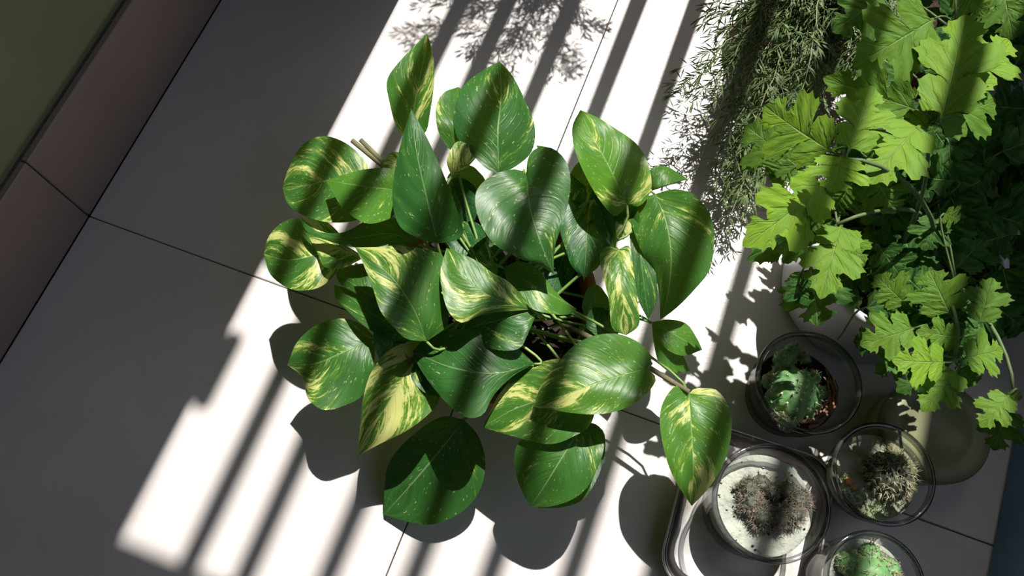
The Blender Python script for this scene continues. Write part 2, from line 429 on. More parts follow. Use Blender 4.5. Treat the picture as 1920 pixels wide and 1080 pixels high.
# hidden and inner leaves
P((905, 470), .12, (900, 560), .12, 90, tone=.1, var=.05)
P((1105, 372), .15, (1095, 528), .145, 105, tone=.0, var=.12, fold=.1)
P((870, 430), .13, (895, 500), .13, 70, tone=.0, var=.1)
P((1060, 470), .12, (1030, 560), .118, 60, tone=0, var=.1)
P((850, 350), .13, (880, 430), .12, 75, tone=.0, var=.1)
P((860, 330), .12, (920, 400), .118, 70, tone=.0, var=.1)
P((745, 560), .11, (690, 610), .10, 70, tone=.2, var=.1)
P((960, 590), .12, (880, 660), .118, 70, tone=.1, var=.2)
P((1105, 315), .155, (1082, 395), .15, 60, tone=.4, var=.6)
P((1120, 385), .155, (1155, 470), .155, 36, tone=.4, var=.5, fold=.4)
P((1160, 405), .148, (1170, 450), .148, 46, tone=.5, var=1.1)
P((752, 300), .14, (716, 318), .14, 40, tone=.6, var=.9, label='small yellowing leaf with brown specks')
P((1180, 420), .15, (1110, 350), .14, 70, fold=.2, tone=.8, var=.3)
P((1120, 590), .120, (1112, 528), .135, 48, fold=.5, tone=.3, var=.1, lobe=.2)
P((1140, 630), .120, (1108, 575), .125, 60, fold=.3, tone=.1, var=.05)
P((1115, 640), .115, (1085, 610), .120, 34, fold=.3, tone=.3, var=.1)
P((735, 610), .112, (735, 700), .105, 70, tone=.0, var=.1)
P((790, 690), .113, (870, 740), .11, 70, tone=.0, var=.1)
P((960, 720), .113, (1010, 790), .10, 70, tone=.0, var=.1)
# upper leaves
T((856, 288), [(836, 273), (820, 240), (818, 200), (832, 174)], (859, 163), [(880, 180), (886, 220), (876, 262)], .145, .150, .55, .25)
T((846, 330), [(838, 300), (856, 266), (880, 272)], (902, 284), [(884, 306), (866, 323)], .150, .155, 1.05, .5)
T((766, 264), [(744, 240), (730, 190), (726, 150), (751, 113)], (801, 62), [(812, 103), (814, 154), (806, 214), (797, 249)], .150, .165, .62, .35, mid=[(779, 190), (795, 110)], tilt=.012, fold=.010)
T((820, 456), [(791, 449), (751, 426), (736, 380), (740, 320), (753, 264)], (771, 204), [(801, 259), (831, 325), (854, 385), (869, 435), (851, 452)], .155, .200, .12, .12, mid=[(800, 370), (780, 280)], tilt=-.014, fold=.012, label='upright pointed plain green leaf')
T((935, 326), [(911, 316), (886, 290), (856, 254), (851, 209), (871, 159), (911, 129)], (937, 115), [(962, 144), (987, 194), (1003, 239), (997, 284), (967, 312)], .160, .150, .30, .10, mid=[(934, 250), (940, 180)], tilt=.006, arch=.014)
T((1100, 352), [(1075, 330), (1050, 300), (1030, 278)], (1005, 272), [(1030, 320), (1060, 350)], .155, .150, .25, .3)
T((987, 327), [(972, 318), (952, 319), (917, 332), (892, 362), (897, 408), (924, 455), (972, 484), (1012, 497)], (1038, 514),
  [(988, 308), (993, 290), (1010, 276), (1038, 279), (1062, 304), (1070, 345), (1060, 402), (1040, 465)], .190, .175, .38, .22, mid=[(994, 390), (1012, 450)], arch=.014, label='broad heart-shaped leaf turned to the sky')
T((1176, 384), [(1160, 402), (1150, 405), (1128, 380), (1103, 340), (1079, 285), (1073, 239)], (1088, 206), [(1118, 219), (1148, 237), (1193, 269), (1216, 310), (1221, 355), (1200, 386)], .165, .180, .50, .95, mid=[(1140, 310), (1105, 245)], tilt=-.008)
T((1222, 358), [(1217, 335), (1222, 315), (1250, 312)], (1290, 336), [(1262, 342), (1240, 352)], .145, .14, .15, .4)
# right
T((1190, 400), [(1180, 428), (1186, 500), (1196, 560)], (1216, 600), [(1232, 560), (1228, 500), (1212, 440)], .140, .130, .12, .05)
T((1228, 364), [(1196, 374), (1181, 404), (1200, 465), (1221, 502), (1235, 544)], (1238, 600), [(1262, 355), (1300, 364), (1332, 404), (1339, 449), (1331, 505), (1304, 541), (1270, 576)], .160, .125, .45, .40,
  mid=[(1248, 415), (1258, 480), (1252, 550)], tilt=.010, arch=.018)
T((1159, 468), [(1140, 462), (1124, 480), (1133, 526), (1142, 567), (1148, 615)], (1174, 629), [(1198, 609), (1196, 567), (1188, 508), (1180, 462)], .155, .145, .98, .55)
T((1222, 604), [(1255, 599), (1287, 607), (1306, 633)], (1317, 656), [(1280, 667), (1245, 650)], .105, .095, .2, .75, label='small olive green leaf in shade')
T((1222, 606), [(1226, 644), (1236, 681), (1261, 699)], (1293, 695), [(1280, 665), (1262, 638)], .100, .085, .2, .7)
# left
T((690, 350), [(690, 318), (682, 297), (646, 267), (604, 255), (566, 273), (539, 320)], (530, 352), [(692, 385), (670, 412), (619, 417), (569, 404), (540, 383)], .130, .115, .72, .25, mid=[(625, 338), (575, 348)], arch=.014)
T((742, 356), [(737, 318), (687, 317), (646, 327)], (611, 338), [(740, 400), (717, 415), (684, 418), (646, 394), (626, 365)], .150, .155, .30, .75, mid=[(690, 350)], fold=.010, tilt=.012, label='folded leaf, upper half shaded and lower half glowing yellow green')
T((642, 470), [(641, 445), (612, 416), (569, 408), (533, 415), (505, 441)], (494, 476), [(638, 500), (613, 530), (584, 543), (545, 542), (508, 516)], .115, .105, .80, .3, mid=[(598, 477), (540, 488)], arch=.014)
T((684, 482), [(650, 462), (610, 448)], (579, 445), [(666, 492), (640, 503), (608, 500), (596, 476)], .125, .125, 1.2, .5, label='cream and yellow blotched half-hidden leaf')
T((784, 458), [(781, 438), (756, 415), (726, 406), (684, 415), (660, 429), (634, 437), (593, 433)], (562, 410), [(755, 460), (717, 466), (664, 464), (604, 448), (575, 433)], .145, .140, .05, .25, mid=[(730, 438), (660, 447), (604, 440)], tilt=.008, label='plain dark leaf curving in an arc')
T((722, 572), [(690, 500), (660, 498), (636, 503)], (629, 512), [(640, 534), (680, 556)], .118, .11, .05, .3)
T((768, 622), [(699, 556), (658, 543)], (627, 534), [(764, 638), (726, 636), (687, 614), (656, 587), (630, 560)], .115, .105, .10, .25, mid=[(700, 590), (660, 560)])
T((703, 633), [(675, 607), (639, 597), (592, 610), (556, 643)], (539, 684), [(700, 695), (680, 741), (644, 761), (608, 769), (578, 748), (566, 708)], .095, .080, .62, .2, mid=[(640, 662), (590, 682)], arch=.014)
T((797, 642), [(772, 638), (726, 659), (695, 700), (680, 751), (675, 803)], (669, 856), [(812, 690), (824, 746), (803, 777), (762, 808), (711, 833)], .110, .080, 1.08, .65, mid=[(755, 710), (710, 785)], label='leaf splashed with pale yellow nearly all over')
T((870, 787), [(829, 781), (777, 813), (731, 864), (721, 916)], (720, 965), [(896, 816), (910, 864), (901, 916), (870, 957), (819, 982), (772, 980)], .066, .008, .10, .12, mid=[(820, 850), (765, 915)], arch=.008, fold=.002, label='big plain dark green leaf, lowest of the plant')
# middle
T((800, 640), [(764, 636), (741, 617), (714, 584), (699, 540), (681, 495)], (666, 464), [(838, 612), (840, 581), (827, 546), (828, 505), (833, 480), (800, 468), (753, 460), (712, 463)], .145, .165, .66, .45, mid=[(776, 580), (735, 520)], arch=.012)
T((928, 522), [(900, 498), (892, 476)], (910, 454), [(924, 484), (934, 506)], .150, .165, .75, .6)
T((996, 580), [(943, 584), (899, 592), (865, 605), (841, 584), (829, 546), (826, 508)], (837, 465), [(984, 560), (952, 527), (924, 512), (895, 490), (862, 474)], .150, .170, .72, .65, mid=[(930, 560), (870, 520)])
T((944, 502), [(975, 490), (1010, 505), (1032, 535), (1055, 560)], (1082, 580), [(953, 530), (974, 552), (996, 578), (1030, 588), (1065, 590)], .145, .140, .35, .8, fold=.008)
T((868, 618), [(880, 601), (911, 587), (950, 580), (985, 577)], (1010, 580), [(895, 645), (940, 657), (974, 653), (988, 630), (1000, 602)], .130, .145, .50, .15)
T((1002, 682), [(952, 638), (896, 618), (839, 620), (798, 634)], (773, 660), [(962, 705), (926, 741), (906, 777), (875, 783), (844, 762), (816, 731), (788, 692)], .130, .120, .12, .15, mid=[(930, 700), (850, 690)], arch=.018, label='broad plain green leaf crossed by a bar shadow')
T((1118, 765), [(1110, 700), (1060, 674), (1014, 679), (968, 700), (932, 746)], (905, 801), [(1106, 797), (1076, 818), (1029, 833), (962, 818)], .122, .105, .50, .55, mid=[(1050, 745), (970, 765)], arch=.014)
T((1214, 690), [(1222, 669), (1199, 643), (1158, 626), (1112, 630), (1076, 648), (1046, 680), (1015, 720)], (1000, 763), [(1230, 712), (1204, 746), (1163, 769), (1112, 777), (1055, 772)], .145, .140, .60, .70, mid=[(1140, 712), (1060, 740)], arch=.014, label='green leaf with yellow streaks and a yellow lobe at its base')
T((1106, 792), [(1133, 812), (1130, 870), (1100, 930), (1060, 950)], (1010, 953), [(1040, 840), (1005, 900)], .085, .078, .1, .2, pet=False)
T((1098, 790), [(1050, 795), (985, 818), (964, 854), (972, 905)], (994, 951), [(1124, 800), (1133, 833), (1122, 874), (1101, 914), (1070, 938), (1030, 950)], .105, .085, .42, .35, mid=[(1065, 840), (1025, 905)], arch=.020)
T((1292, 738), [(1284, 726), (1265, 724), (1243, 755), (1237, 793), (1247, 852), (1266, 901)], (1297, 949), [(1303, 728), (1318, 728), (1343, 731), (1365, 759), (1372, 800), (1361, 859), (1332, 911)], .115, .100, .85, .75, mid=[(1296, 800), (1300, 880)], arch=.012, label='yellow-centred leaf hanging apart beside the glass bowls')
for pts, r in (([G(1040, 600, .11), G(1120, 640, .13), G(1218, 690, .118), G(1292, 735, .12)], .0028),
               ([G(900, 720, .10), G(890, 770, .09), G(868, 788, .06)], .0024),
               ([G(1060, 700, .10), G(1110, 760, .09), G(1078, 790, .08)], .0024),
               ([G(800, 380, .10), G(730, 320, .13), G(660, 263, .14)], .0030),
               ([G(810, 390, .10), G(745, 330, .13), G(676, 262, .14)], .0028)):
    vs, fs = tube(pts, r, r * .8, 7); setp(mesh('stem', vs, fs, M['petiole'] if r < .0028 else M['bark']), pothos)

# ------------------------------------------------------------------ chrysanthemum leaves
HALF = [(.03, .0), (.07, .07), (.22, .08), (.44, .05), (.58, .10), (.56, .15), (.74, .20), (.64, .27), (.70, .33), (.42, .35), (.17, .38),
        (.40, .42), (.66, .42), (.84, .45), (.82, .52), (1.0, .59), (.84, .63), (.84, .71), (.60, .69), (.38, .66), (.18, .69),
        (.36, .76), (.50, .80), (.38, .84), (.36, .91), (.20, .91), (.12, .97), (0, 1.0)]
ORI = [0, .02, .04, .06, .08, .10, .12, .14, .17, .20, .24, .28, .31, .33, .36, .39, .43, .46, .50, .54, .60, .66, .72, .77, .82, .87, .93, 1.0]
def chaikin(a):
    out = [a[0]]
    for i in range(len(a) - 1):
        p, q = a[i], a[i + 1]
        out.append(tuple(x * .75 + y * .25 for x, y in zip(p, q))); out.append(tuple(x * .25 + y * .75 for x, y in zip(p, q)))
    return out + [a[-1]]
PROF = chaikin([(x, y, o) for (x, y), o in zip(HALF, ORI)])
def mum_leaf(parent, b, bz, tp, tz, wpx, roll=0, fold=.10, bend=.08, tone=.6, shoot=None, label=None, small=False):
    B = G(*b, bz); T = G(*tp, tz); L, Y, X, Nn = leaf_axes(B, T, radians(roll))
    W = msize(wpx, (B + T) / 2) * .54 / max(.4, cos(radians(roll))); seed = random.random() * 10
    vs, uvs, fs = [], [], []; K = 4
    for sd in (-1, 1):
        j1 = random.uniform(-.02, .02); j2 = random.uniform(.92, 1.1)
        base = len(vs); m = len(PROF); jit = [random.uniform(-.04, .04) for _ in range(m // 2 + 2)]
        for i, (hx, hy, oi) in enumerate(PROF):
            ox = hx * j2 * (1 + jit[i // 2] + (.045 if i % 3 == 0 else -.045) * (hx > .25)); oy = hy + (.014 if i % 3 == 0 else -.010) * (.25 < hx) + j1 * (hx > .3)
            for k in range(K + 1):
                f = k / K; yy = oi * (1 - f) + oy * f; xx = ox * f
                z = fold * xx * W + bend * L * 4 * yy * (1 - yy) - .10 * W * xx ** 2 + .022 * W * cos((yy - .30 * xx) * 46) * min(xx * 3, 1) * (1 - f * .6) + .02 * W * sin(yy * 15 + seed) * xx \
                    + .02 * L * mnoise.noise(Vector((xx * 3 * sd, yy * 4, seed)))
                vs.append(B + X * sd * xx * W + Y * yy * L + Nn * z)
                uvs.append((.5 + .5 * sd * min(1, f * (.5 + .5 * hx)), yy + .35 * f * 0))
        for i in range(m - 1):
            for k in range(K):
                q = base + i * (K + 1) + k; t4 = (q, q + 1, q + K + 2, q + K + 1)
                fs.append(t4 if sd > 0 else t4[::-1])
    o = mesh('leaf', vs, fs, M['mum'], None, True, uvs); setp(o, parent)
    o['seed'] = seed; o['variegation'] = 0.0; o['tone'] = float(tone)
    if label: o['label'] = label
    if shoot is not None:
        d = B - shoot
        if d.length > .006:
            v2, f2 = tube(bez(shoot, shoot + d * .3 + Vector((0, 0, .006)), B - Y * .012, B, 6), .0011, .0008, 5)
            setp(mesh('petiole', v2, f2, M['mumstem']), parent)
    return o
def plant_stem(parent, a, b, r0, r1, m, sag=.02):
    d = b - a; pts = bez(a, a + Vector((d.x * .1, d.y * .1, d.z * .5)), b - Vector((d.x * .3, d.y * .3, -sag)), b, 10)
    vs, fs = tube(pts, r0, r1, 7); return setp(mesh('stem', vs, fs, m), parent)

# lower chrysanthemum, in the white pot
WP = G(1605, 548, 0)
mumB = empty('potted_chrysanthemum', WP)
tag(mumB, 'chrysanthemum with lobed yellow-green leaves in a white round pot above the glass bowls', 'potted plant', None)
pv, pf = lathe([(0, .0), (.072, .0), (.080, .006), (.084, .112), (.089, .114), (.089, .123), (.085, .125), (.081, .121), (.078, .10), (0, .10)], WP, 64)
setp(mesh('pot', pv, pf, M['whitepot']), mumB)
soil_disc('soil', WP, .079, .110, M['soil'], .008, mumB)
RB = WP + Vector((0, 0, .11))
sh = {'a': G(1578, 298, .27), 'b': G(1570, 420, .235), 'c': G(1790, 672, .19), 'd': G(1900, 735, .19), 'e': G(1800, 590, .16), 'f': G(1715, 240, .26), 'g': G(1640, 610, .17)}
for k, (r0, r1) in {'a': (.0024, .0014), 'b': (.0022, .0014), 'c': (.0022, .0013), 'd': (.0022, .0013), 'e': (.002, .0012), 'f': (.0022, .0013)}.items():
    plant_stem(mumB, RB + Vector((random.uniform(-.02, .02), random.uniform(-.02, .02), 0)), sh[k], r0, r1, M['mumstem'])
def low(b, z): return G(*b, z) + Vector((random.uniform(-.02, .02), random.uniform(-.02, .02), -.03))
def MB(b, z, t, tz, w_, tone, s, **k): return mum_leaf(mumB, b, z, t, tz, w_, tone=tone, shoot=sh[s] if s in sh else low(b, z), **k)
random.seed(11)
MB((1560, 285), .265, (1432, 198), .255, 138, .85, 'a', roll=-8)
MB((1590, 285), .27, (1636, 160), .28, 112, .8, 'a', roll=10)
MB((1500, 315), .225, (1398, 235), .21, 130, .25, 'a')
MB((1490, 300), .225, (1450, 345), .21, 90, .35, 'a')
MB((1578, 292), .285, (1560, 362), .285, 116, 1.0, 'a', label='small three-lobed bright yellow-green leaf', fold=.05)
MB((1725, 235), .26, (1628, 345), .26, 135, .8, 'f', roll=8)
MB((1548, 345), .25, (1392, 462), .24, 142, 1.0, 'a', roll=-10, fold=.15, label='large glowing yellow-green leaf at the left of the plant')
MB((1600, 340), .235, (1560, 400), .21, 110, .2, 'a')
MB((1640, 330), .235, (1680, 400), .22, 110, .25, 'f')
MB((1578, 420), .235, (1538, 562), .235, 122, .65, 'b')
MB((1585, 435), .22, (1620, 500), .22, 62, .6, 'b')
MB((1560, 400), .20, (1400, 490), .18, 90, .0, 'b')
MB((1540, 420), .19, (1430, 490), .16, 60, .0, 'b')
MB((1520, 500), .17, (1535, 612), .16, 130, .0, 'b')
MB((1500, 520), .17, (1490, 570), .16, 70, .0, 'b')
MB((1545, 390), .215, (1500, 440), .20, 100, .25, 'b')
MB((1700, 572), .165, (1640, 515), .17, 84, .45, 'e')
MB((1782, 590), .18, (1742, 506), .185, 118, .45, 'e')
MB((1715, 615), .165, (1612, 648), .155, 100, .5, 'e')
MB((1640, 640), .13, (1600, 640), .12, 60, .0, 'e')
MB((1795, 632), .185, (1716, 622), .19, 74, .45, 'e')
MB((1772, 680), .200, (1672, 676), .205, 96, .95, 'c', label='bright lit leaf over the pale green jar')
MB((1795, 695), .190, (1728, 772), .185, 92, .6, 'c')
MB((1808, 672), .195, (1880, 655), .195, 88, .65, 'c')
MB((1800, 690), .17, (1830, 722), .17, 84, .3, 'c')
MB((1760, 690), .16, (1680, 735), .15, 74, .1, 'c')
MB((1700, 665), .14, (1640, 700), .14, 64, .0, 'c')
MB((1836, 608), .19, (1860, 520), .195, 76, .35, 'e')
MB((1893, 740), .195, (1838, 802), .19, 72, .55, 'd')
MB((1890, 765), .14, (1862, 845), .13, 84, .15, 'd')
MB((1890, 735), .19, (1916, 748), .19, 30, .4, 'd')
MB((1770, 400), .20, (1800, 412), .20, 50, .5, 'e')
MB((1760, 410), .19, (1730, 470), .18, 80, .1, 'e')
for i in range(64):  # filler leaves, the deep shade between them put into their dark tone
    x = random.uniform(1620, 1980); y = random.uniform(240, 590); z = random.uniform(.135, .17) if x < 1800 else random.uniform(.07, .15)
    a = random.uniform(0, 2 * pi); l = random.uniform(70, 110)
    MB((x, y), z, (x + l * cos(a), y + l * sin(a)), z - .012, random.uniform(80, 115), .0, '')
for (x, y) in ((1840, 330), (1880, 380), (1895, 440), (1880, 500), (1850, 560), (1905, 560), (1800, 600), (1850, 400), (1760, 620), (1690, 640)):  # more fillers, shade again in their dark tone
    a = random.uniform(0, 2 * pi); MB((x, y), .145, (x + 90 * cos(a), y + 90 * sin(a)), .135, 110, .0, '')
# upper chrysanthemum, in a terracotta pot at the corner
TP = G(1752, 110, 0)
mumA = empty('potted_chrysanthemum', TP)
tag(mumA, 'chrysanthemum with broad serrated leaves in a terracotta pot at the upper right corner', 'potted plant')
pv, pf = lathe([(0, 0), (.060, 0), (.064, .004), (.082, .095), (.090, .095), (.091, .115), (.085, .117), (.080, .10), (0, .095)], TP, 56)
setp(mesh('pot', pv, pf, M['redplastic']), mumA)
soil_disc('soil', TP, .080, .103, M['soil'], .006, mumA)
RA = TP + Vector((0, 0, .10))
shA = {'a': G(1745, 235, .25), 'b': G(1790, 60, .25), 'c': G(1880, 40, .24)}
for k in shA: plant_stem(mumA, RA, shA[k], .0024, .0014, M['mumstem'])
def MA(b, z, t, tz, w_, tone, s, **k): return mum_leaf(mumA, b, z, t, tz, w_, tone=tone, shoot=shA[s] if s in shA else low(b, z), **k)
MA((1752, 35), .275, (1600, 125), .255, 165, .45, 'b', label='broad pale green leaf with a white midrib', fold=.12)
MA((1765, 225), .27, (1812, 28), .275, 150, .75, 'a')
MA((1800, 160), .265, (1892, 75), .265, 118, .95, 'a')
MA((1750, 228), .26, (1868, 190), .25, 118, .35, 'a')
MA((1716, 205), .265, (1543, 146), .255, 112, .5, 'a', fold=.25)
MA((1735, 215), .25, (1700, 245), .25, 56, .55, 'a')
MA((1800, -20), .26, (1850, 28), .26, 90, .9, 'b')
MA((1880, -25), .25, (1900, 75), .24, 100, .3, 'c')
MA((1660, -10), .22, (1560, 60), .20, 110, .15, 'b')
MA((1700, 140), .21, (1600, 200), .19, 110, .1, 'a')
MA((1790, 100), .20, (1760, 160), .19, 90, .1, 'a')
for i in range(34):  # filler leaves darkened in colour for the shaded depth
    x = random.uniform(1700, 1980); y = random.uniform(-20, 300); z = random.uniform(.13, .17)
    a = random.uniform(0, 2 * pi); l = random.uniform(70, 110)
    MA((x, y), z, (x + l * cos(a), y + l * sin(a)), z - .012, random.uniform(80, 115), .0, '')

# ------------------------------------------------------------------ asparagus fern
random.seed(21)
FP = G(1490, 50, 0)
def fern_frond(parent, pts, side_n, slen, nlen, dens=1.0):
    vs, fs = tube(pts, .0009, .0005, 5); st = mesh('stem', vs, fs, M['fernstem']); setp(st, parent)
    nv, nf = [], []
    def needle(p, d, l):
        d = d.normalized(); a = d.cross(Vector((.2, .3, 1))).normalized(); b = d.cross(a); wd = .00100
        k = len(nv); mid = p + d * l * .5
        nv.extend([p, mid + a * wd, mid - a * .5 * wd + b * wd * .86, mid - a * .5 * wd - b * .86 * wd, p + d * l + Vector((0, 0, -.1 * l))])
        for i in range(3):
            j = (i + 1) % 3; nf.append((k, k + 1 + i, k + 1 + j)); nf.append((k + 4, k + 1 + j, k + 1 + i))
    def clothe(line, l0):
        m = len(line)
        for i in range(m - 1):
            p0, p1 = line[i], line[i + 1]; d = (p1 - p0); seg = d.length; d.normalize()
            cnt = max(1, int(seg / .0032 * dens))
            for c in range(cnt):
                p = p0 + d * seg * (c + random.random()) / cnt
                s = Vector((random.gauss(0, 1), random.gauss(0, 1), random.gauss(0, .6))); s -= d * s.dot(d)
                needle(p, s.normalized() + d * random.uniform(.5, 1.2), l0 * random.uniform(.6, 1.15))
        for c in range(3):
            needle(line[-1], (line[-1] - line[-2]).normalized() + Vector((random.gauss(0, .4), random.gauss(0, .4), 0)), l0)
    m = len(pts)
    clothe(pts[m // 3:], nlen)
    for k in range(side_n):
        i = random.randint(int(m * .25), m - 2); p = pts[i]; d = (pts[i + 1] - pts[i]).normalized()
        s = Vector((random.gauss(0, 1), random.gauss(0, 1), random.gauss(0, .3))); s -= d * s.dot(d); s.normalize()
        l = slen * random.uniform(.5, 1.1) * (1 - .5 * i / m)
        e = p + (d * .7 + s * .8) * l; line = bez(p, p + s * l * .3, e - d * l * .3, e, 4)
        tube(line, .0005, .0003, 4, nv, nf); clothe(line, nlen)
    o = mesh('needles', nv, nf, M['needle'], None, False); setp(o, parent); o['kind'] = 'stuff'
def fern(name, C, label, tips, rootz, n_fill, fill):
    r = empty(name, C); tag(r, label, 'potted plant')
    pv, pf = lathe([(0, 0), (.050, 0), (.053, .004), (.066, .080), (.073, .080), (.074, .098), (.069, .100), (.065, .085), (0, .085)], C, 48)
    setp(mesh('pot', pv, pf, M['redplastic']), r); soil_disc('soil', C, .064, .088, M['soil'], .005, r)
    R = C + Vector((0, 0, rootz))
    for T in tips + [fill() for _ in range(n_fill)]:
        d = T - R; a = R + Vector((random.uniform(-.02, .02), random.uniform(-.02, .02), 0))
        pts = bez(a, a + Vector((d.x * .15, d.y * .15, .06 + max(0, d.z) * .7)), T - Vector((d.x * .35, d.y * .35, -.02)), T, 14)
        pts = [p + Vector((random.gauss(0, .0012), random.gauss(0, .0012), 0)) for p in pts]
        fern_frond(r, pts, int(8 + d.length * 55), .034, .0160, .85)
    return r
tl = [(1265, 175, .17), (1335, 45, .19), (1318, 105, .18), (1325, 215, .16), (1362, 262, .15), (1345, 330, .12), (1380, 300, .14), (1352, 368, .10), (1362, 425, .09),
      (1340, 150, .19), (1400, 30, .22), (1380, 180, .19), (1410, 235, .18), (1440, 330, .12), (1330, 10, .18), (1355, 300, .12), (1395, 400, .09), (1300, 190, .17), (1385, 350, .11)]
fern('potted_asparagus_fern', FP, 'feathery asparagus fern with fine grey-green needles left of the chrysanthemum', [G(a[0], a[1], a[2] * .55) for a in tl], .085, 58,
     lambda: G(random.uniform(1450, 1690), random.uniform(-60, 215), random.uniform(.05, .14)))

# plants just past the top of the frame, whose foliage shades the floor in view
random.seed(5)
C2 = Q(-.20, .82, 0)
fern('potted_asparagus_fern', C2, 'asparagus fern standing beyond the upper edge, only its shadow seen', [], .085, 17,
     lambda: C2 + D2 * random.uniform(-.14, .08) + D1 * random.uniform(-.17, -.04) + Vector((0, 0, random.uniform(.24, .36))))

# ------------------------------------------------------------------ tray
def rrect(cx, cy, hx, hy, r, n=8):
    out = []
    for (sx, sy, a0) in ((1, 1, 0), (-1, 1, 90), (-1, -1, 180), (1, -1, 270)):
        for i in range(n + 1):
            a = radians(a0 + 90 * i / n); out.append((cx + sx * (hx - r) + r * cos(a), cy + sy * (hy - r) + r * sin(a)))
    return out
TA = G(1300, 800, .0); TB = G(1236, 1050, .0)      # left side of the tray
ty = (TA - TB).normalized(); tx = Vector((ty.y, -ty.x, 0)); hx, hy = .070, .078
TC = TB + tx * (hx - .002) + ty * (hy - .018); TC.z = 0
tray = empty('serving_tray', TC); tag(tray, 'shallow scuffed steel tray with rounded corners holding the glass bowls', 'tray')
def ring_mesh(levels):
    vs, fs = [], []; n = None
    for (ins, z, r) in levels:
        pts = rrect(0, 0, hx - ins, hy - ins, max(.004, r)); n = len(pts)
        for (x, y) in pts: vs.append(TC + tx * x + ty * y + Vector((0, 0, z)))
    for j in range(len(levels) - 1):
        for i in range(n):
            k = (i + 1) % n; fs.append((j * n + i, j * n + k, (j + 1) * n + k, (j + 1) * n + i))
    return vs, fs, n
vs, fs, n = ring_mesh([(.012, .0035, .022), (.0135, .003, .021), (.05, .0028, .01)])
fs.append(tuple(2 * n + i for i in range(n)))
setp(mesh('tray_base', vs, fs, M['steel']), tray)
vs, fs, n = ring_mesh([(.012, .0005, .022), (.004, .016, .028), (.0, .0175, .03), (.0, .0185, .03), (.003, .0185, .028), (.0055, .0165, .026), (.0125, .004, .021)])
setp(mesh('raised_rim', vs, fs, M['steelrim']), tray)
vs, fs, n = ring_mesh([(-.0005, .0170, .03), (-.0005, .0192, .03), (.0012, .0196, .029), (.0014, .0188, .029)])
setp(mesh('rolled_edge', vs, fs, M['steel']), tray)

# ------------------------------------------------------------------ glass bowls with cacti
def spines_on(vs, fs, p, nrm, l, cnt, spread, w_=.00028, droop=0.0):
    for k in range(cnt):
        d = (nrm + Vector((random.gauss(0, spread), random.gauss(0, spread), random.gauss(0, spread)))).normalized()
        L_ = l * random.uniform(.6, 1.2)
        tube([p, p + d * L_ * .55, p + d * L_ + Vector((0, 0, -droop * L_))], w_, w_ * .25, 3, vs, fs)
def cactus_body(C, rx, ry, rz, ribs, amp, rot=0, n=72, m=26):
    vs, fs, nr = [], [], []
    for j in range(m + 1):
        ph = pi / 2 - (pi * .80) * j / m
        for i in range(n):
            a = 2 * pi * i / n; w_ = (1 + amp * abs(cos(ribs * a / 2 + rot)) ** .8 * cos(ph) - amp) if ribs else 1
            w_ *= 1 + .03 * sin(ph * 14) * (1 if ribs else 0)
            dip = -.16 * math.exp(-((pi / 2 - ph) / .35) ** 2)
            vs.append(Vector((C[0] + rx * cos(ph) * cos(a) * w_, C[1] + ry * cos(ph) * sin(a) * w_, C[2] + rz * (sin(ph) + dip))))
    for j in range(m):
        for i in range(n):
            k = (i + 1) % n; fs.append((j * n + i, (j + 1) * n + i, (j + 1) * n + k, j * n + k))
    return vs, fs
def planter(label, rim, rpx, zr, z0, zs, m_soil, m_glass, fill_r=.93, taper=.80, hump=0.0, grp=None):
    c = G(rim[0], rim[1], zr); r = msize(rpx, c); C = Vector((c.x, c.y, z0)); h = zr - z0
    root = empty('glass_planter', C); tag(root, label, 'planter', 'glass bowl planters')
    tk = .0028
    prof = [(0, 0.0), (r * taper * .82, 0), (r * taper * .95, .002), (r * taper, .008), (r * (taper * .4 + .6), h * .5), (r * .985, h - .004), (r, h - .0015), (r * 1.0, h), (r - tk * .5, h + .0008),
            (r - tk, h - .001), (r - tk * 1.4, h - .005), (r * (taper * .4 + .6) - tk, h * .5), (r * taper - tk, .010), (r * taper * .8, .006), (0, .006)]
    pv, pf = lathe(prof, C, 80); setp(mesh('glass_bowl', pv, pf, m_glass), root)
    rv, rf = lathe([(r * 1.003, h - .004), (r * 1.014, h - .001), (r * 1.010, h + .0014), (r - tk * .8, h + .0022), (r - tk * 1.5, h - .0005), (r - tk * 1.3, h - .004)], C, 80)
    setp(mesh('glass_rim', rv, rf, m_rim), root)
    f = (zs - z0) / h; tm = taper * .4 + .6; rs = (r * (taper + (tm - taper) * 2 * f if f < .5 else tm + (.985 - tm) * (2 * f - 1)) - tk) * fill_r
    vs, fs = lathe([(r * taper * .84, .008), (rs * .94, (zs - z0) * .6), (rs * .995, zs - z0 - .001)], C, 60)
    fs.append(tuple(reversed(range(60)))); setp(mesh('substrate_side', vs, fs, m_soil), root)
    soil_disc('sand', C, rs * .99, zs, m_soil, .0022, root, 60, 18, hump, 110)
    return root, C, rs, r
m_rim = glass_mat('glass_rim', (.42, .42, .43), (.14, .14, .15), .10, .5)

random.seed(31)
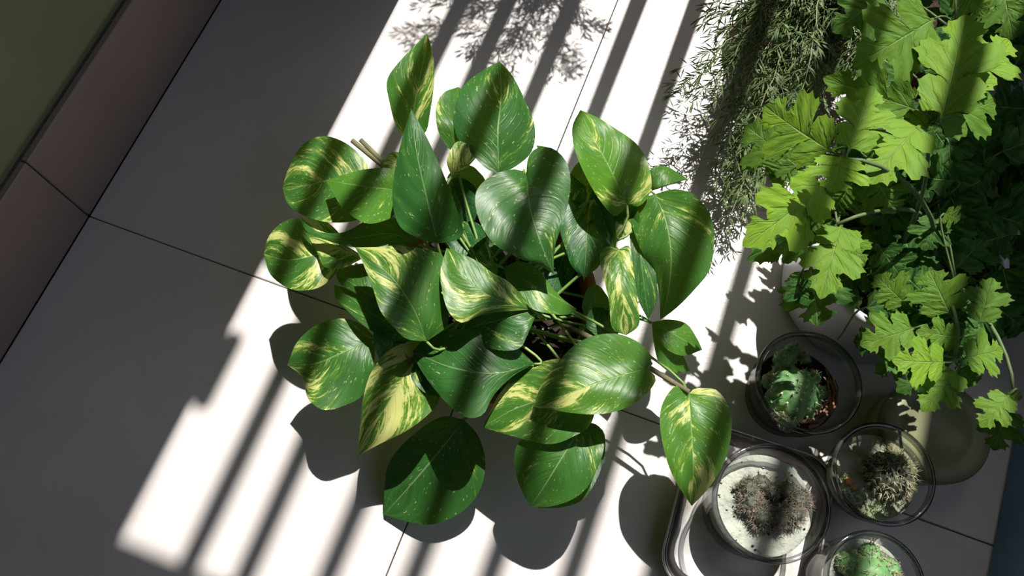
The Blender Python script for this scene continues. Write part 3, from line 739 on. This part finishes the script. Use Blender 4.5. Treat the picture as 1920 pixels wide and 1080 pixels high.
# 1: green clustered cactus in a smoky glass
r1, C, rs, R_ = planter('smoky glass bowl with a knobbly green cactus and dry husk, nearest the white pot', (1516, 716), 98, .080, .0, .044, M['soil'], M['darkglass'], .95, .80)
cc = G(1496, 735, .065)
vs, fs = cactus_body((cc.x, cc.y, .054), .0265, .0265, .024, 12, .16)
cb_ = mesh('cactus', vs, fs, M['cactus']); setp(cb_, r1)
wv, wf, sv, sf = [], [], [], []
for rr, cnt, zz in ((.004, 4, .0245), (.010, 7, .0235), (.0175, 11, .0175), (.0235, 13, .008)):
    for i in range(cnt):
        a = 2 * pi * i / cnt + rr * 90; p = Vector((cc.x + rr * cos(a), cc.y + rr * sin(a), .054 + zz))
        k_, g_ = cactus_body(p, .0011, .0011, .0009, 0, 0, 0, 8, 4); o_ = len(wv); wv.extend(k_); wf.extend(tuple(x + o_ for x in f) for f in g_)
        nr = Vector((cos(a) * rr, sin(a) * rr, zz * .8)).normalized(); spines_on(sv, sf, p, nr, .0045, 7, .9, .0003)
o = setp(mesh('areoles', wv, wf, M['wool']), r1); o['kind'] = 'stuff'
for (px, py, s_) in ((1475, 672, .011), (1490, 655, .008), (1448, 712, .0085), (1450, 752, .0085), (1480, 790, .0095), (1530, 706, .007), (1545, 735, .006), (1466, 695, .008), (1462, 775, .007), (1512, 668, .006)):
    p = G(px, py, .059); vs, fs = cactus_body((p.x, p.y, .052), s_, s_, s_ * .95, 8, .12, 0, 32, 14)
    setp(mesh('offset', vs, fs, M['cactus']), r1)
    for i in range(20):
        a = random.uniform(0, 2 * pi); ph = random.uniform(.3, 1.4); nr = Vector((cos(a) * cos(ph), sin(a) * cos(ph), sin(ph)))
        spines_on(sv, sf, Vector((p.x, p.y, .052)) + nr * s_, nr, .0042, 5, .8, .0003)
o = setp(mesh('spines', sv, sf, M['spine_pale']), r1); o['kind'] = 'stuff'
for k in range(16):
    a0 = radians(random.uniform(-110, -60)); rr = rs * random.uniform(.62, .92); pts = []
    for i in range(9):
        a = a0 + radians(95) * i / 8; r2 = rr * (1 + .05 * sin(i + k)); pts.append(Vector((C.x + r2 * cos(a), C.y + r2 * sin(a), .050 + .004 * sin(i * .9 + k) + k * .0003)))
    vs, fs = tube(pts, .0022, .0007, 5); setp(mesh('husk', vs, fs, M['husk']), r1)
# 2: brown-spined two-lobed cactus in pale sand
r2, C, rs, R_ = planter('clear glass bowl of pale sand with a brown-spined double cactus, largest and leftmost', (1446, 942), 109, .088, .0045, .062, M['sand'], M['glass'], .99, .86)
bv, bf, sv, sf = [], [], [], []
crest = [(1408, 915), (1412, 942), (1432, 968), (1462, 975), (1490, 962), (1502, 938), (1480, 918), (1452, 920), (1432, 905)]
for i, (px, py) in enumerate(crest):
    p = G(px, py, .076); s_ = .0100 if i < 6 else .0085
    k_, g_ = cactus_body((p.x, p.y, .067), s_, s_, .013 if i < 6 else .009, 9, .12, i, 40, 18); o_ = len(bv); bv.extend(k_); bf.extend(tuple(x + o_ for x in f) for f in g_)
    for j in range(90 if i < 6 else 16):
        a = random.uniform(0, 2 * pi); ph = random.uniform(.0, 1.35); nr = Vector((cos(a) * cos(ph), sin(a) * cos(ph), sin(ph)))
        spines_on(sv, sf, Vector((p.x, p.y, .067)) + nr * s_ * 1.05, nr, .0056, 5, .8, .00026)
setp(mesh('cactus', bv, bf, M['cactusdark']), r2)
o = setp(mesh('spines', sv, sf, M['spine_brown']), r2); o['kind'] = 'stuff'
for i in range(46):
    a = random.uniform(0, 2 * pi); q = rs * sqrt(random.random()) * .95; p = (C.x + q * cos(a), C.y + q * sin(a), .063); s_ = random.uniform(.0007, .0016)
    vs, fs = cactus_body(p, s_, s_ * .8, s_ * .7, 0, 0, 0, 7, 4); setp(mesh('pebble', vs, fs, M['sand'] if i % 4 else M['soil']), r2)
# 3: globe cactus with straw spines, mossy sand
r3, C, rs, R_ = planter('clear glass bowl with a straw-spined round cactus on mossy sand, right of the tray', (1656, 888), 95, .066, .0, .046, M['greysand'], M['glass'], .99, .70)
cc = G(1678, 886, .066); vs, fs = cactus_body((cc.x, cc.y, .052), .0215, .0215, .020, 13, .14, 0)
setp(mesh('cactus', vs, fs, M['cactusdark']), r3); sv, sf = [], []
for ring, cnt in ((.15, 5), (.45, 10), (.75, 14), (1.05, 18), (1.35, 20)):
    for i in range(cnt):
        a = 2 * pi * i / cnt + ring; nr = Vector((cos(a) * sin(ring), sin(a) * sin(ring), cos(ring)))
        p = Vector((cc.x, cc.y, .052)) + Vector((nr.x * .0210, nr.y * .0210, nr.z * .020)); spines_on(sv, sf, p, nr, .0080, 9, .6, .00022, .15)
o = setp(mesh('spines', sv, sf, M['spine_pale']), r3); o['kind'] = 'stuff'
for (px, py, s_, m_) in ((1592, 902, .0050, M['orange']), (1600, 912, .0040, M['orange']), (1620, 880, .004, M['sand']), (1612, 862, .0035, M['sand']), (1628, 905, .003, M['sand']), (1640, 850, .003, M['sand']), (1608, 930, .003, M['greysand'])):
    p = G(px, py, .047); vs, fs = cactus_body((p.x, p.y, .046), s_, s_ * .8, s_ * .7, 0, 0, 0, 14, 7); setp(mesh('pebble', vs, fs, m_), r3)
vs, fs = [], []
for i in range(260):
    a = random.uniform(pi * .95, pi * 1.75); q = rs * random.uniform(.55, .95); p = Vector((C.x + q * cos(a), C.y + q * sin(a), .046))
    tube([p, p + Vector((random.gauss(0, .0012), random.gauss(0, .0012), .003))], .0005, .0002, 3, vs, fs)
o = setp(mesh('moss', vs, fs, M['cactus']), r3); o['kind'] = 'stuff'
# 4: only partly in view
r4, C, rs, R_ = planter('clear glass bowl with a pale green cactus, cut off by the bottom edge', (1640, 1092), 93, .084, .0, .062, M['sand'], M['glass'], .99, .84)
cc = G(1640, 1085, .078); sv, sf = [], []
for (dx, dy, s_) in ((0, 0, .020), (-.016, .012, .011), (.018, .008, .010), (.004, .02, .010)):
    vs, fs = cactus_body((cc.x + dx, cc.y + dy, .066), s_, s_, s_ * .9, 10, .15, 0, 48, 18); setp(mesh('cactus', vs, fs, M['cactus']), r4)
    for i in range(30):
        a = random.uniform(0, 2 * pi); ph = random.uniform(.1, 1.4); nr = Vector((cos(a) * cos(ph), sin(a) * cos(ph), sin(ph)))
        spines_on(sv, sf, Vector((cc.x + dx, cc.y + dy, .066)) + nr * s_ * .95, nr, .005, 4, .8, .0003)
o = setp(mesh('spines', sv, sf, M['spine_pale']), r4); o['kind'] = 'stuff'

# ------------------------------------------------------------------ pale green jar behind the bowls
JC = G(1756, 806, .05); JC = Vector((JC.x, JC.y, 0))
jar = empty('plastic_jar', JC); tag(jar, 'squat pale green plastic jar with a khaki lid, half hidden behind the bowls', 'jar')
vs, fs = lathe([(0, 0), (.046, 0), (.046, .004), (.047, .040), (.043, .046), (0, .046)], JC, 60); setp(mesh('jar_body', vs, fs, M['palegreen']), jar)
vs, fs = lathe([(.0465, .036), (.049, .036), (.0495, .050), (.047, .053), (.030, .054), (.029, .052), (0, .052)], JC, 60); setp(mesh('lid', vs, fs, M['khaki']), jar)

# ------------------------------------------------------------------ blue sheet at the right, added for the floor's bluish tinge
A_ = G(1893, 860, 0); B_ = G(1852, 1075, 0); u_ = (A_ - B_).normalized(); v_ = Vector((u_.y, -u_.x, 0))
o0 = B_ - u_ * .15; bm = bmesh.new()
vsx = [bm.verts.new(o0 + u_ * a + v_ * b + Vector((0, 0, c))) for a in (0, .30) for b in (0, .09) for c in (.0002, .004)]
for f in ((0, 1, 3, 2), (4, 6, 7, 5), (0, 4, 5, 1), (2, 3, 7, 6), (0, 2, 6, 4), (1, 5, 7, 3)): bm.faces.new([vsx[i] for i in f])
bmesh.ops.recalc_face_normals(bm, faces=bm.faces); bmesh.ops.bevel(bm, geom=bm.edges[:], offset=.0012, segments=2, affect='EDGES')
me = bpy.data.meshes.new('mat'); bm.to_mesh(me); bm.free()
tag(link('floor_sheet', me, M['blue']), 'dark blue sheet on the floor at the lower right edge', 'mat')
